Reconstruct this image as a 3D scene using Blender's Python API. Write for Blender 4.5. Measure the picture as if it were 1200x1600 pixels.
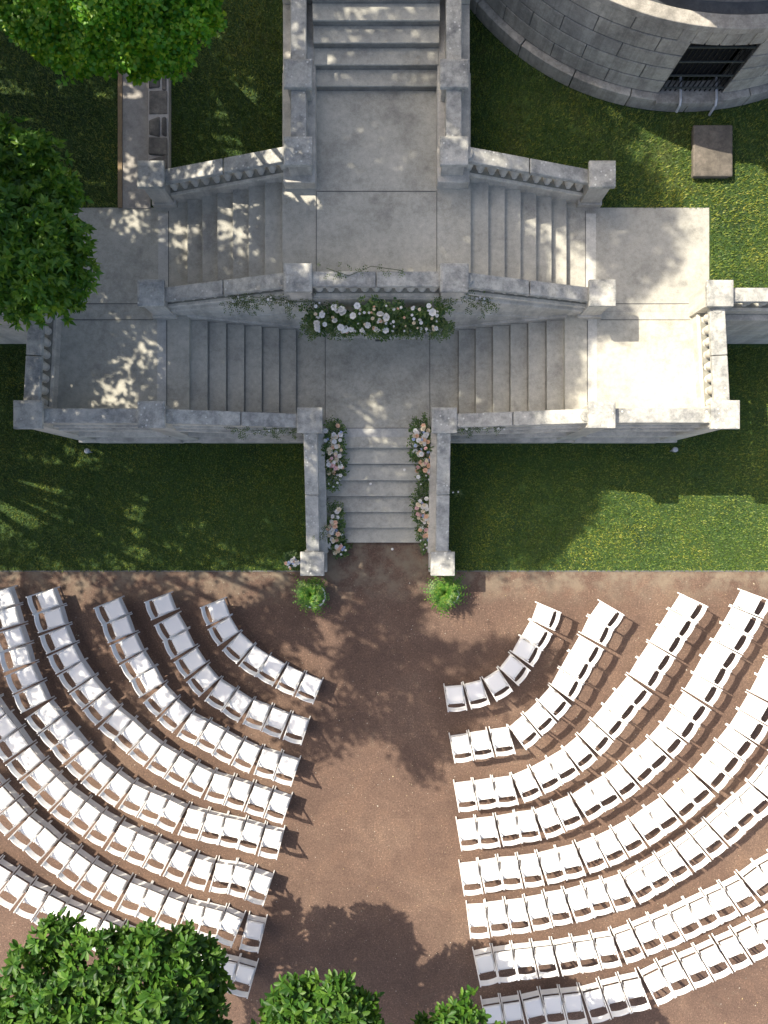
import bpy, math, random
import numpy as np
from mathutils import Vector, Matrix
random.seed(7); RNG = np.random.default_rng(11)
for o in list(bpy.data.objects): bpy.data.objects.remove(o)
SC = bpy.context.scene
COL = SC.collection
# ------------------------------------------------------------------ camera, sky, sun, exposure
H, F = 18.0, 1224.0                      # drone height (m), focal length in px of the 1200x1600 frame
cam = bpy.data.cameras.new('camera'); cam.sensor_fit = 'VERTICAL'; cam.sensor_height = 24.0
cam.lens = 24.0 * F / 1600.0; cam.clip_start = 0.1; cam.clip_end = 500
co = bpy.data.objects.new('camera', cam); COL.objects.link(co); co.location = (0, 0, H); SC.camera = co
SUNV = Vector((-0.745, 0.43, 1.0))       # from the ground towards the sun
w = bpy.data.worlds.new('World'); SC.world = w; w.use_nodes = True
nt = w.node_tree; bg = nt.nodes['Background']; sky = nt.nodes.new('ShaderNodeTexSky')
sky.sky_type = 'NISHITA'; sky.sun_disc = False
sky.sun_elevation = math.atan2(1, math.hypot(SUNV.x, SUNV.y)); sky.sun_rotation = math.radians(300)
sky.air_density = 0.7; sky.dust_density = 4.0; sky.ozone_density = 0.2
nt.links.new(sky.outputs[0], bg.inputs[0]); bg.inputs[1].default_value = 0.118
sl = bpy.data.lights.new('sun', 'SUN'); sl.energy = 3.3; sl.angle = math.radians(0.45); sl.color = (1.0, 0.91, 0.78)
so = bpy.data.objects.new('sun', sl); COL.objects.link(so); so.location = (-20, 12, 30)
so.rotation_euler = SUNV.to_track_quat('Z', 'Y').to_euler()
SC.view_settings.view_transform = 'Standard'; SC.view_settings.look = 'None'
SC.view_settings.exposure = 1.35; SC.view_settings.gamma = 1

AX = -0.14                                # axis of symmetry of the staircase
A, B, Cc = 1.12, 2.24, 3.36               # heights of the three landings
def sc(h): return (H - h) / F
def U(px, py, h): return Vector(((px - 600) * sc(h), (800 - py) * sc(h), h))

# ------------------------------------------------------------------ materials
def nodemat(name):
    m = bpy.data.materials.new(name); m.use_nodes = True
    t = m.node_tree; return m, t, t.nodes['Principled BSDF']
def N(t, typ, **k):
    n = t.nodes.new(typ)
    for a, v in k.items(): setattr(n, a, v)
    return n
def noise(t, src, scale, detail=4, rough=0.55, dist=0.0):
    n = N(t, 'ShaderNodeTexNoise'); n.inputs['Scale'].default_value = scale; n.inputs['Detail'].default_value = detail
    n.inputs['Roughness'].default_value = rough; n.inputs['Distortion'].default_value = dist
    t.links.new(src, n.inputs['Vector']); return n.outputs['Fac']
def ramp(t, fac, stops):
    r = N(t, 'ShaderNodeValToRGB'); e = r.color_ramp.elements
    while len(e) < len(stops): e.new(0.5)
    for i, (p, c) in enumerate(stops):
        e[i].position = p; e[i].color = tuple(c) + (1,) if len(c) == 3 else c
    t.links.new(fac, r.inputs[0]); return r.outputs[0]
def g(v): return (v, v, v)
def mix(t, a, b, fac, mode='MIX'):
    m = N(t, 'ShaderNodeMix', data_type='RGBA', blend_type=mode)
    for inp, v in ((m.inputs[0], fac), (m.inputs[6], a), (m.inputs[7], b)):
        if hasattr(v, 'links') or hasattr(v, 'is_linked'): t.links.new(v, inp)
        elif isinstance(v, (int, float)): inp.default_value = v
        else: inp.default_value = tuple(v) + (1,)
    return m.outputs[2]
def bump(t, p, fac, strength, dist=0.01):
    b = N(t, 'ShaderNodeBump'); b.inputs['Strength'].default_value = strength; b.inputs['Distance'].default_value = dist
    t.links.new(fac, b.inputs['Height']); t.links.new(b.outputs[0], p.inputs['Normal'])
def stone(name, base, dark, light, big=1.3, darkness=0.5, speck=0.35, rough=0.85, streak=None, lichen=False, tint=.16):
    m, t, p = nodemat(name); pos = N(t, 'ShaderNodeNewGeometry').outputs['Position']
    a = noise(t, pos, big, 12, 0.74, 0.1)
    c = ramp(t, a, [(0.5 - 0.2, dark), (0.5 + 0.0 - 0.1 * (darkness - 0.5), base), (0.74, light)])
    b = noise(t, pos, 9, 6, 0.75)
    c = mix(t, c, ramp(t, b, [(0.3, g(0.55)), (0.55, g(1.0)), (0.75, g(1.25))]), speck, 'MULTIPLY')
    f = noise(t, pos, 70, 3, 0.6)
    c = mix(t, c, ramp(t, f, [(0.3, g(0.6)), (0.6, g(1.1))]), 0.35, 'MULTIPLY')
    isl = N(t, 'ShaderNodeNewGeometry').outputs['Random Per Island']
    c = mix(t, c, ramp(t, isl, [(0, (1 - tint, 1 - tint, 1 - tint * .9)), (1, (1 + tint * .5, 1 + tint * .4, 1 + tint * .2))]), 1.0, 'MULTIPLY')
    st_ = noise(t, pos, .55, 10, .8)                       # scattered damp and soot stains
    c = mix(t, c, ramp(t, st_, [(.56, g(1)), (.68, (.66, .66, .64))]), .8, 'MULTIPLY')
    if lichen:
        vo = N(t, 'ShaderNodeTexVoronoi'); vo.inputs['Scale'].default_value = 11; t.links.new(pos, vo.inputs['Vector'])
        li = N(t, 'ShaderNodeMath', operation='MULTIPLY'); t.links.new(ramp(t, vo.outputs['Distance'], [(.16, g(1)), (.24, g(0))]), li.inputs[0])
        t.links.new(ramp(t, noise(t, pos, 1.3, 4), [(.5, g(0)), (.56, g(.75))]), li.inputs[1])
        c = mix(t, c, (.68, .68, .62), li.outputs[0])
    if streak:
        mp = N(t, 'ShaderNodeMapping'); mp.inputs['Scale'].default_value = streak
        t.links.new(pos, mp.inputs[0]); s = noise(t, mp.outputs[0], 3, 5, 0.7)
        c = mix(t, c, ramp(t, s, [(0.42, g(0.6)), (0.56, g(1.0))]), 0.6, 'MULTIPLY')
    t.links.new(c, p.inputs['Base Color']); p.inputs['Roughness'].default_value = rough
    bump(t, p, b, 0.35, 0.02); return m
M = {}
M['coping'] = stone('weathered_coping', (.39, .39, .35), (.14, .15, .15), (.68, .66, .58), 3.0, .6, .6, lichen=True)
M['wall'] = stone('limestone_wall', (.66, .63, .54), (.48, .46, .40), (.72, .69, .6), 1.0, .5, .4, streak=(1, 1, .15))
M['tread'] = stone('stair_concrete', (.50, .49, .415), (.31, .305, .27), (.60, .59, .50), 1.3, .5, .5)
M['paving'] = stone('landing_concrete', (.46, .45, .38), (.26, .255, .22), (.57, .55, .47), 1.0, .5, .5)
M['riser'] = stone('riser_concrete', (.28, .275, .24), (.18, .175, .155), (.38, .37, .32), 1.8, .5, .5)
M['baluster_shade'] = stone('painted_ledge_shade', (.24, .24, .2), (.14, .14, .12), (.34, .34, .28), 4, .5, .5)  # dark tone painted on plinth tops as shade
M['path'] = stone('path_concrete', (.36, .34, .3), (.22, .21, .19), (.45, .42, .37), 1.5, .5, .5)
M['strip'] = stone('pale_stone_strip', (.52, .52, .47), (.38, .38, .35), (.6, .59, .54), 2, .5, .4)
M['tower'] = stone('tower_limestone', (.46, .435, .37), (.24, .23, .2), (.6, .57, .49), .9, .5, .6, streak=(2.0, 2.0, .12))
M['slate'] = stone('tower_floor', (.09, .1, .11), (.05, .055, .06), (.16, .17, .17), 1, .5, .5)
M['vault'] = stone('old_slab', (.16, .14, .11), (.07, .063, .05), (.27, .23, .18), 3, .5, .6)
M['rubble'] = stone('rubble_stone', (.14, .13, .11), (.06, .055, .05), (.3, .27, .22), 3, .5, .6)
M['mortar'] = stone('mortar', (.5, .47, .42), (.35, .33, .3), (.6, .56, .5), 3, .5, .4)
def plain(name, c, rough=0.5, metal=0.0, nz=0.25):
    m, t, p = nodemat(name); pos = N(t, 'ShaderNodeTexCoord').outputs['Object']
    a = noise(t, pos, 14, 5, 0.6)
    cc = mix(t, c, ramp(t, a, [(0.3, g(0.7)), (0.65, g(1.08))]), nz, 'MULTIPLY')
    t.links.new(cc, p.inputs['Base Color']); p.inputs['Roughness'].default_value = rough; p.inputs['Metallic'].default_value = metal
    return m
M['dark'] = plain('dark_void', (.012, .012, .013), .9)
M['iron'] = plain('black_iron', (.02, .021, .023), .5, .6)
M['pipe'] = plain('white_pipe', (.5, .51, .51), .5)
M['joint'] = plain('joint_line', (.13, .13, .12), .95)
M['pot'] = plain('white_pot', (.62, .62, .6), .5)
M['glass'] = plain('vase_glass', (.5, .56, .58), .15)
M['grate'] = plain('drain_grate', (.08, .09, .08), .6, .3)
M['curb'] = plain('timber_edging', (.25, .18, .1), .9, 0, .6)
M['lamp_body'] = plain('spotlight_metal', (.42, .44, .45), .4, .2)
m, t, p = nodemat('white_resin')
info = N(t, 'ShaderNodeObjectInfo').outputs['Random']
pos = N(t, 'ShaderNodeTexCoord').outputs['Object']
c = mix(t, (.74, .735, .70), ramp(t, info, [(0, g(.93)), (1, g(1.03))]), 1.0, 'MULTIPLY')
c = mix(t, c, ramp(t, noise(t, N(t, 'ShaderNodeNewGeometry').outputs['Position'], 8, 5, .65), [(.35, g(.88)), (.55, g(1))]), .6, 'MULTIPLY')
t.links.new(c, p.inputs['Base Color']); p.inputs['Roughness'].default_value = .42; M['resin'] = m
m, t, p = nodemat('white_vinyl')
info = N(t, 'ShaderNodeObjectInfo').outputs['Random']
c = mix(t, (.76, .755, .715), ramp(t, info, [(0, (.93, .93, .95)), (1, (1.03, 1.02, 1.0))]), 1.0, 'MULTIPLY')
t.links.new(c, p.inputs['Base Color']); p.inputs['Roughness'].default_value = .36; M['vinyl'] = m

def leafmat(name, cols, rough=.45, trans=.35, spec=.4):
    m, t, p = nodemat(name); geo = N(t, 'ShaderNodeNewGeometry')
    n = len(cols); c = ramp(t, geo.outputs['Random Per Island'], [(i / (n - 1), cc) for i, cc in enumerate(cols)])
    c = mix(t, c, ramp(t, noise(t, geo.outputs['Position'], 1.6, 3), [(.35, g(.7)), (.65, g(1.2))]), .7, 'MULTIPLY')
    t.links.new(c, p.inputs['Base Color']); p.inputs['Roughness'].default_value = rough
    p.inputs['Specular IOR Level'].default_value = spec
    tr = N(t, 'ShaderNodeBsdfTranslucent'); t.links.new(mix(t, c, (1.6, 1.5, .5), 1.0, 'MULTIPLY'), tr.inputs[0])
    ms = N(t, 'ShaderNodeMixShader'); ms.inputs[0].default_value = trans
    t.links.new(p.outputs[0], ms.inputs[1]); t.links.new(tr.outputs[0], ms.inputs[2])
    t.links.new(ms.outputs[0], t.nodes['Material Output'].inputs[0]); return m
M['maple'] = leafmat('maple_leaf', [(.05, .19, .014), (.09, .27, .018), (.16, .34, .022), (.27, .4, .03)])
M['oak'] = leafmat('broad_leaf', [(.045, .14, .015), (.08, .2, .022), (.13, .26, .03), (.2, .33, .04)])
M['tall'] = leafmat('tall_leaf', [(.02, .07, .015), (.04, .11, .02)], trans=.12)
M['magnolia'] = leafmat('magnolia_leaf', [(.02, .065, .01), (.035, .1, .012), (.055, .13, .014), (.095, .18, .025)], rough=.48, trans=.25, spec=.25)
M['fern'] = leafmat('fern_frond', [(.035, .11, .012), (.065, .18, .02), (.11, .24, .03), (.22, .29, .05)])
M['sprig'] = leafmat('green_sprig', [(.035, .09, .03), (.07, .15, .04), (.12, .2, .06), (.2, .26, .11)])
M['ivy'] = leafmat('jasmine_vine', [(.05, .1, .03), (.09, .15, .05), (.16, .2, .08)])
M['stem'] = plain('green_stem', (.06, .08, .03), .7)
M['bark'] = stone('bark', (.12, .095, .07), (.06, .045, .035), (.2, .16, .12), 4, .5, .6)
for nm, cc in dict(white=(.8, .79, .74), cream=(.78, .68, .48), peach=(.8, .52, .34), pink=(.78, .5, .46), blue=(.42, .5, .68)).items():
    M['f_' + nm] = plain(nm + '_petal', cc, .6, 0, .35)

def grassmat(name, dry):
    m, t, p = nodemat(name); pos = N(t, 'ShaderNodeNewGeometry').outputs['Position']
    a = noise(t, pos, .8, 6, .6); c = ramp(t, a, [(.3, (.015, .038, .008)), (.5, (.032, .068, .011)), (.7, (.06, .072, .014) if dry else (.04, .065, .01))])
    b = noise(t, pos, 35, 4, .7); c = mix(t, c, ramp(t, b, [(.3, g(.4)), (.6, g(1.3))]), .8, 'MULTIPLY')
    t.links.new(c, p.inputs['Base Color']); p.inputs['Roughness'].default_value = .9; bump(t, p, b, .8, .03); return m
M['lawn'] = grassmat('lawn_soil', False); M['lawn_dry'] = grassmat('lawn_dry_soil', True)
m, t, p = nodemat('grass_blade'); geo = N(t, 'ShaderNodeNewGeometry')
c = ramp(t, geo.outputs['Random Per Island'], [(0, (.028, .07, .012)), (.45, (.075, .135, .015)), (.8, (.15, .195, .024)), (1, (.2, .225, .045))])
c = mix(t, c, ramp(t, noise(t, geo.outputs['Position'], .6, 7, .7), [(.33, (.6, .78, .7)), (.5, (1, 1, 1)), (.66, (1.6, 1.3, 1.1))]), 1.0, 'MULTIPLY')
t.links.new(c, p.inputs['Base Color']); p.inputs['Roughness'].default_value = .6; M['blade'] = m
# gravel court: brown fine stone, dusty pale strip along the lawn edging and scattered worn patches
m, t, p = nodemat('brown_gravel'); pos = N(t, 'ShaderNodeNewGeometry').outputs['Position']
a = noise(t, pos, .45, 6, .6, .4); c = ramp(t, a, [(.3, (.10, .063, .045)), (.5, (.128, .081, .057)), (.7, (.165, .110, .077))])
b = noise(t, pos, 26, 6, .8); c = mix(t, c, ramp(t, b, [(.32, g(.5)), (.52, g(1)), (.72, g(1.5))]), .8, 'MULTIPLY')
v = N(t, 'ShaderNodeTexVoronoi'); v.inputs['Scale'].default_value = 55; t.links.new(pos, v.inputs['Vector'])
sp = N(t, 'ShaderNodeSeparateColor'); t.links.new(v.outputs['Color'], sp.inputs[0])
c = mix(t, c, ramp(t, sp.outputs[0], [(0, g(.62)), (.7, g(1.0)), (.93, g(1.15)), (1, g(1.9))]), .6, 'MULTIPLY')
xyz = N(t, 'ShaderNodeSeparateXYZ'); t.links.new(pos, xyz.inputs[0])
mr = N(t, 'ShaderNodeMapRange'); mr.inputs[1].default_value = -2.2; mr.inputs[2].default_value = -1.45; t.links.new(xyz.outputs[1], mr.inputs[0])
d = noise(t, pos, 2.2, 7, .7); dd = N(t, 'ShaderNodeMath', operation='MULTIPLY'); t.links.new(mr.outputs[0], dd.inputs[0])
t.links.new(ramp(t, d, [(.42, g(0)), (.6, g(1))]), dd.inputs[1])
c = mix(t, c, (.19, .155, .11), dd.outputs[0])
d2 = noise(t, pos, 1.1, 8, .75, 1.0); tr_ = noise(t, pos, .9, 3, .5, 2.5); c = mix(t, c, ramp(t, tr_, [(.38, (.78, .76, .76)), (.5, g(1)), (.62, (1.18, 1.14, 1.08))]), .4, 'MULTIPLY')
c = mix(t, c, (.15, .115, .08), ramp(t, d2, [(.6, g(0)), (.74, g(.6))]))
t.links.new(c, p.inputs['Base Color']); p.inputs['Roughness'].default_value = .95; bump(t, p, b, .7, .012); M['gravel'] = m

# ------------------------------------------------------------------ mesh helpers
class MB:
    def __init__(s): s.v = []; s.f = []
    def hexa(s, q):                       # 8 corners: bottom 4 ccw, top 4 ccw
        n = len(s.v); s.v += [tuple(x) for x in q]
        for f in ((3, 2, 1, 0), (4, 5, 6, 7), (0, 1, 5, 4), (1, 2, 6, 5), (2, 3, 7, 6), (3, 0, 4, 7)): s.f.append(tuple(n + i for i in f))
        return s
    def box(s, x0, x1, y0, y1, z0, z1):
        if x0 > x1: x0, x1 = x1, x0
        return s.hexa([(x0, y0, z0), (x1, y0, z0), (x1, y1, z0), (x0, y1, z0), (x0, y0, z1), (x1, y0, z1), (x1, y1, z1), (x0, y1, z1)])
    def slab(s, p0, p1, hw0, hw1, b0, t0, b1, t1):
        """bar from plan point p0 to p1, half widths either side (hw0 left of travel, hw1 right), bottom/top at both ends"""
        d = Vector((p1[0] - p0[0], p1[1] - p0[1])).normalized(); n = Vector((-d.y, d.x))
        a = [(p0[0] - n.x * hw1, p0[1] - n.y * hw1), (p1[0] - n.x * hw1, p1[1] - n.y * hw1), (p1[0] + n.x * hw0, p1[1] + n.y * hw0), (p0[0] + n.x * hw0, p0[1] + n.y * hw0)]
        zb = (b0, b1, b1, b0); zt = (t0, t1, t1, t0)
        return s.hexa([(*a[i], zb[i]) for i in range(4)] + [(*a[i], zt[i]) for i in range(4)])
    def beam(s, p, q, w, h, up=(0, 0, 1)):
        p = Vector(p); q = Vector(q); d = (q - p).normalized(); sd = d.cross(Vector(up))
        if sd.length < 1e-4: sd = d.cross(Vector((0, 1, 0)))
        sd.normalize(); u = sd.cross(d).normalized(); sd *= w / 2; u *= h / 2
        return s.hexa([p - sd - u, p + sd - u, q + sd - u, q - sd - u, p - sd + u, p + sd + u, q + sd + u, q - sd + u])
    def lathe(s, prof, c=(0, 0, 0), n=12, sx=1, sy=1):
        k = len(s.v)
        for r, z in prof:
            for i in range(n):
                a = 2 * math.pi * i / n; s.v.append((c[0] + r * sx * math.cos(a), c[1] + r * sy * math.sin(a), c[2] + z))
        for j in range(len(prof) - 1):
            for i in range(n): s.f.append((k + j * n + i, k + j * n + (i + 1) % n, k + (j + 1) * n + (i + 1) % n, k + (j + 1) * n + i))
        s.f.append(tuple(k + i for i in range(n))[::-1]); s.f.append(tuple(k + (len(prof) - 1) * n + i for i in range(n)))
        return s
    def tube(s, pts, r, n=6, r2=None):
        pts = [Vector(x) for x in pts]; k = len(s.v); m = len(pts)
        for j, q in enumerate(pts):
            d = (pts[min(j + 1, m - 1)] - pts[max(j - 1, 0)]).normalized(); a = d.orthogonal().normalized(); b = d.cross(a)
            if j == 0: a0 = a
            else:
                a = (a0 - d * a0.dot(d)).normalized(); b = d.cross(a); a0 = a
            rr = r if r2 is None else r + (r2 - r) * j / (m - 1)
            for i in range(n): s.v.append(tuple(q + (a * math.cos(6.2832 * i / n) + b * math.sin(6.2832 * i / n)) * rr))
        for j in range(m - 1):
            for i in range(n): s.f.append((k + j * n + i, k + j * n + (i + 1) % n, k + (j + 1) * n + (i + 1) % n, k + (j + 1) * n + i))
        s.f.append(tuple(k + i for i in range(n))[::-1]); s.f.append(tuple(k + (m - 1) * n + i for i in range(n)))
        return s
    def mesh(s, name, mt):
        me = bpy.data.meshes.new(name); me.from_pydata(s.v, [], s.f); me.update(); me.materials.append(mt); return me
def link(name, me, parent=None, loc=None, bev=0, smooth=False):
    o = bpy.data.objects.new(name, me); COL.objects.link(o)
    if parent is not None:
        o.parent = parent
    if loc is not None: o.location = loc
    if bev:
        b = o.modifiers.new('bevel', 'BEVEL'); b.width = bev; b.segments = 2; b.limit_method = 'ANGLE'; b.angle_limit = .6
    if smooth:
        for pl in me.polygons: pl.use_smooth = True
    return o
def part(name, mb, mt, parent=None, bev=0, smooth=False):
    """parts are given in world coordinates; the parent empty may sit anywhere"""
    if parent is not None:
        off = parent.location
        mb.v = [(x - off.x, y - off.y, z - off.z) for x, y, z in mb.v]
    return link(name, mb.mesh(name, M[mt] if isinstance(mt, str) else mt), parent, None, bev, smooth)
def thing(name, label, cat, loc=(0, 0, 0), group=None):
    o = bpy.data.objects.new(name, None); COL.objects.link(o); o.location = loc; o.empty_display_size = .2
    o['label'] = label; o['category'] = cat
    if group: o['group'] = group
    return o
def tag(o, label, cat, group=None):
    o['label'] = label; o['category'] = cat
    if group: o['group'] = group
    return o
def struct(name, mb, mt, kind='structure', bev=0):
    o = part(name, mb, mt, None, bev); o['kind'] = kind; return o
def npmesh(name, V, Fq, mt):
    """V (n,3) array, Fq (m,k) index array"""
    me = bpy.data.meshes.new(name); n, k = Fq.shape
    me.vertices.add(len(V)); me.vertices.foreach_set('co', V.astype(np.float32).ravel())
    me.loops.add(n * k); me.loops.foreach_set('vertex_index', Fq.astype(np.int32).ravel())
    me.polygons.add(n); me.polygons.foreach_set('loop_start', np.arange(0, n * k, k, dtype=np.int32))
    me.update(calc_edges=True); me.materials.append(mt if not isinstance(mt, str) else M[mt]); return me

# ------------------------------------------------------------------ ground, lawns, paving (the setting)
LE = -1.372                                # edge between lawn and gravel court
struct('ground', MB().box(-140, 140, -140, 3.9, -1, 0), 'gravel')
lw = MB().box(-140, AX - 1.5, LE + .03, 4.05, -.9, .012).box(AX + 1.5, 140, LE + .03, 4.05, -.9, .012)
struct('lawn', lw, 'lawn')
struct('lawn_edging', MB().box(-40, AX - 1.62, LE + .001, LE + .029, -.2, .02).box(AX + 1.62, 40, LE + .001, LE + .029, -.2, .02), 'joint')
struct('upper_lawn', MB().box(-140, 140, 4.0, 140, 0.02, B), 'lawn_dry')
pv = MB()
for s in (-1, 1):
    pv.box(AX + s * 3.78, AX + s * 6.45, 1.75, 4.02, .03, B + .004)
    pv.box(AX + s * 3.78, AX + s * 6.68, 4.02, 6.12, B - .1, B + .006)
    pv.box(AX + s * 3.78, AX + s * 4.15, 6.12, 6.3, B - .1, B + .006)
struct('terrace_paving', pv, 'paving', bev=0)
st = MB(); jt = MB()
for s in (-1, 1):
    st.box(AX + s * 4.2, AX + s * 4.4, 4.42, 6.0, B, B + .010); st.box(AX + s * 4.24, AX + s * 4.42, 2.05, 3.9, B, B + .010)
    jt.box(AX + s * 4.185, AX + s * 4.199, 4.35, 6.05, B, B + .012); jt.box(AX + s * 4.5, AX + s * 6.3, 4.18, 4.196, B, B + .012)
    jt.box(AX + s * 4.5, AX + s * 6.3, 3.86, 3.872, B, B + .012); jt.box(AX + s * 4.222, AX + s * 4.236, 2.0, 3.85, B, B + .012)
st.box(AX - 1.0, AX + 1.0, 1.62, 1.80, A, A + .010)
for s in (-1, 1):
    jt.box(AX + s * 1.12, AX + s * 1.13, 1.95, 3.8, A, A + .012)
    jt.box(AX + s * 1.12, AX + s * 1.13, 4.2, 6.0, Cc, Cc + .012)
jt.box(AX - 1.11, AX + 1.11, 5.985, 5.997, Cc, Cc + .012); jt.box(AX - 1.1, AX + 1.1, 1.80, 1.812, A, A + .012)
jt.box(AX - 5.0, AX - 4.52, 8.1, 8.112, B, B + .02).box(AX - 5.0, AX - 4.52, 6.95, 6.962, B, B + .02)
struct('paving_strip', st, 'strip'); struct('paving_joint', jt, 'joint')
struct('landing', MB().box(AX - 1.3, AX + 1.3, 1.41, 1.9, .02, A + .002).box(AX - 1.95, AX + 1.95, 1.9, 3.98, .02, A + .002), 'paving')
struct('upper_landing', MB().box(AX - 1.76, AX + 1.76, 3.98, 8.2, B - .05, Cc + .002), 'paving')
struct('path', MB().box(AX - 5.11, AX - 4.55, 6.10, 16, B - .1, B + .03), 'path')

# ------------------------------------------------------------------ stairs
LBL = {-1: 'left', 1: 'right'}
def flight(label, boxes, group=None):
    r = thing('stone_stair', label, 'stairs', (0, 0, 0), group)
    for (x0, x1, y0, y1, z0, z1, side) in boxes:
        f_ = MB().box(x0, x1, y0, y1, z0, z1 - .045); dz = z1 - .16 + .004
        if side == 'S': f_.box(x0, x1, y0 - .022, y0, dz - .02, dz)  # dark strip at the riser's foot, painted in for crease shade
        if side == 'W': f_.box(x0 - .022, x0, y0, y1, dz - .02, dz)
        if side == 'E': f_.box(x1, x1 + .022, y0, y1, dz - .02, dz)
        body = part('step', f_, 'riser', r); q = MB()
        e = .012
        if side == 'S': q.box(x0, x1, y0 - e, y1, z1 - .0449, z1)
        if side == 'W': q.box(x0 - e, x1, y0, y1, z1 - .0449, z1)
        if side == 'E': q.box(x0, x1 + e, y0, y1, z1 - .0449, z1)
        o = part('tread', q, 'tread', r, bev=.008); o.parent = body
    return r
Yn = [-.684, -.345, .008, .36, .705, 1.06, 1.406]
flight('short flight of grey stone steps rising from the gravel between two low sloping walls',
       [(AX - 1.3, AX + 1.3, Yn[k] , (Yn[k + 1] if k < 6 else 1.5) + .03, .0, .16 * (k + 1), 'S') for k in range(6)])
Xn = [1.75 + .3425 * k for k in range(7)]
for s in (-1, 1):
    bs = []
    for k in range(6):
        a, b = Xn[k], Xn[k + 1] + .03
        x0, x1 = sorted((AX + s * a, AX + s * b))
        bs.append((x0, x1, 1.9, 3.9, .03, A + .16 * (k + 1), 'E' if s < 0 else 'W'))
    flight('grey stone steps climbing from the middle landing to the %s terrace' % LBL[s], bs, 'side flights of stone steps')
    bs = []
    for k in range(6):
        a, b = 3.765 - .3325 * k, 3.765 - .3325 * (k + 1) - .03
        x0, x1 = sorted((AX + s * a, AX + s * b))
        bs.append((x0, x1, 4.08, 6.28, B - .02, B + .16 * (k + 1), 'W' if s < 0 else 'E'))
    flight('grey stone steps climbing from the %s terrace to the upper landing' % LBL[s], bs, 'side flights of stone steps')
flight('broad grey stone steps climbing out of the top of the picture between two walls',
       [(AX - 1.14, AX + 1.14, 7.885 + .305 * k, 7.885 + .305 * (k + 1) + .03, B, Cc + .16 * (k + 1), 'S') for k in range(12)])
# riser that closes the landing edge
struct('landing_edge', MB().box(AX - 1.3, AX + 1.3, 1.385, 1.45, .97, A + .003), 'tread', bev=.008)

# ------------------------------------------------------------------ newel posts, walls, balustrades
def newel(x, y, z0, z1, label, wd=.50, sh=.40):
    r = thing('newel_post', label, 'post', (x, y, z0), 'square stone newel posts')
    h = sh / 2; c = wd / 2
    part('base', MB().box(x - h - .04, x + h + .04, y - h - .04, y + h + .04, z0 - .01, z0 + .16), 'wall', r, .012)
    q = MB().box(x - h, x + h, y - h, y + h, z0 + .155, z1 - .16)
    part('shaft', q, 'wall', r, .008)
    q = MB().hexa([(x - h - .01, y - h - .01, z1 - .17), (x + h + .01, y - h - .01, z1 - .17), (x + h + .01, y + h + .01, z1 - .17), (x - h - .01, y + h + .01, z1 - .17),
                   (x - c + .02, y - c + .02, z1 - .105), (x + c - .02, y - c + .02, z1 - .105), (x + c - .02, y + c - .02, z1 - .105), (x - c + .02, y + c - .02, z1 - .105)])
    part('neck_moulding', q, 'wall', r)
    q = MB().box(x - c, x + c, y - c, y + c, z1 - .107, z1 - .012).hexa(
        [(x - c, y - c, z1 - .0121), (x + c, y - c, z1 - .0121), (x + c, y + c, z1 - .0121), (x - c, y + c, z1 - .0121),
         (x - c + .05, y - c + .05, z1), (x + c - .05, y - c + .05, z1), (x + c - .05, y + c - .05, z1), (x - c + .05, y + c - .05, z1)])
    part('cap', q, 'coping', r, .01)
    return r
YA, YM, YU, YP = 1.835, 4.12, 6.355, 7.71       # rows of posts, south to north
XI, XO, XC = 1.375, 4.245, 6.57                 # inner, outer, corner posts
for s in (-1, 1):
    L = LBL[s]
    newel(AX + s * 1.41, -1.118, 0, 1.1, 'low square newel post at the %s foot of the bottom steps' % L, .52, .42)
    newel(AX + s * 1.345, YA, .9, 2.36, 'square newel post at the %s top corner of the bottom steps' % L, .51, .36)
    newel(AX + s * XO, YA, 0, 3.27, 'square newel post halfway along the %s lower terrace wall' % L, .51, .42)
    newel(AX + s * XC, YA, 0, 3.27, 'square newel post at the outer front corner of the %s terrace' % L, .54, .42)
    newel(AX + s * XC * .985, YM, 0, 3.27, 'square newel post at the back corner of the %s terrace' % L, .5, .4)
    newel(AX + s * XO, YM, B, 3.30, 'square newel post at the %s outer end of the middle wall' % L)
    newel(AX + s * XI, YM, Cc - .1, 4.26, 'square newel post %s of the flower covered balustrade' % L)
    newel(AX + s * XO, YU, B, 3.30, 'square newel post at the %s outer end of the rear balustrade' % L)
    newel(AX + s * XI, YU, Cc - .15, 4.24, 'square newel post at the %s front corner of the upper walkway' % L)
    newel(AX + s * XI, YP, Cc, 4.26, 'square newel post beside the top steps on the %s side' % L)

def scoop(q, p, n, z, w=.13):               # rounded swelling where a coping dies into a post
    for i in range(3):
        r = w * (1 - i * .3)
        q.slab((p[0], p[1]), (p[0] + n[0] * (.05 + .03 * i), p[1] + n[1] * (.05 + .03 * i)), r, r, z - .04, z + .03 - .009 * i, z - .04, z + .012 - .009 * i)

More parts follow.
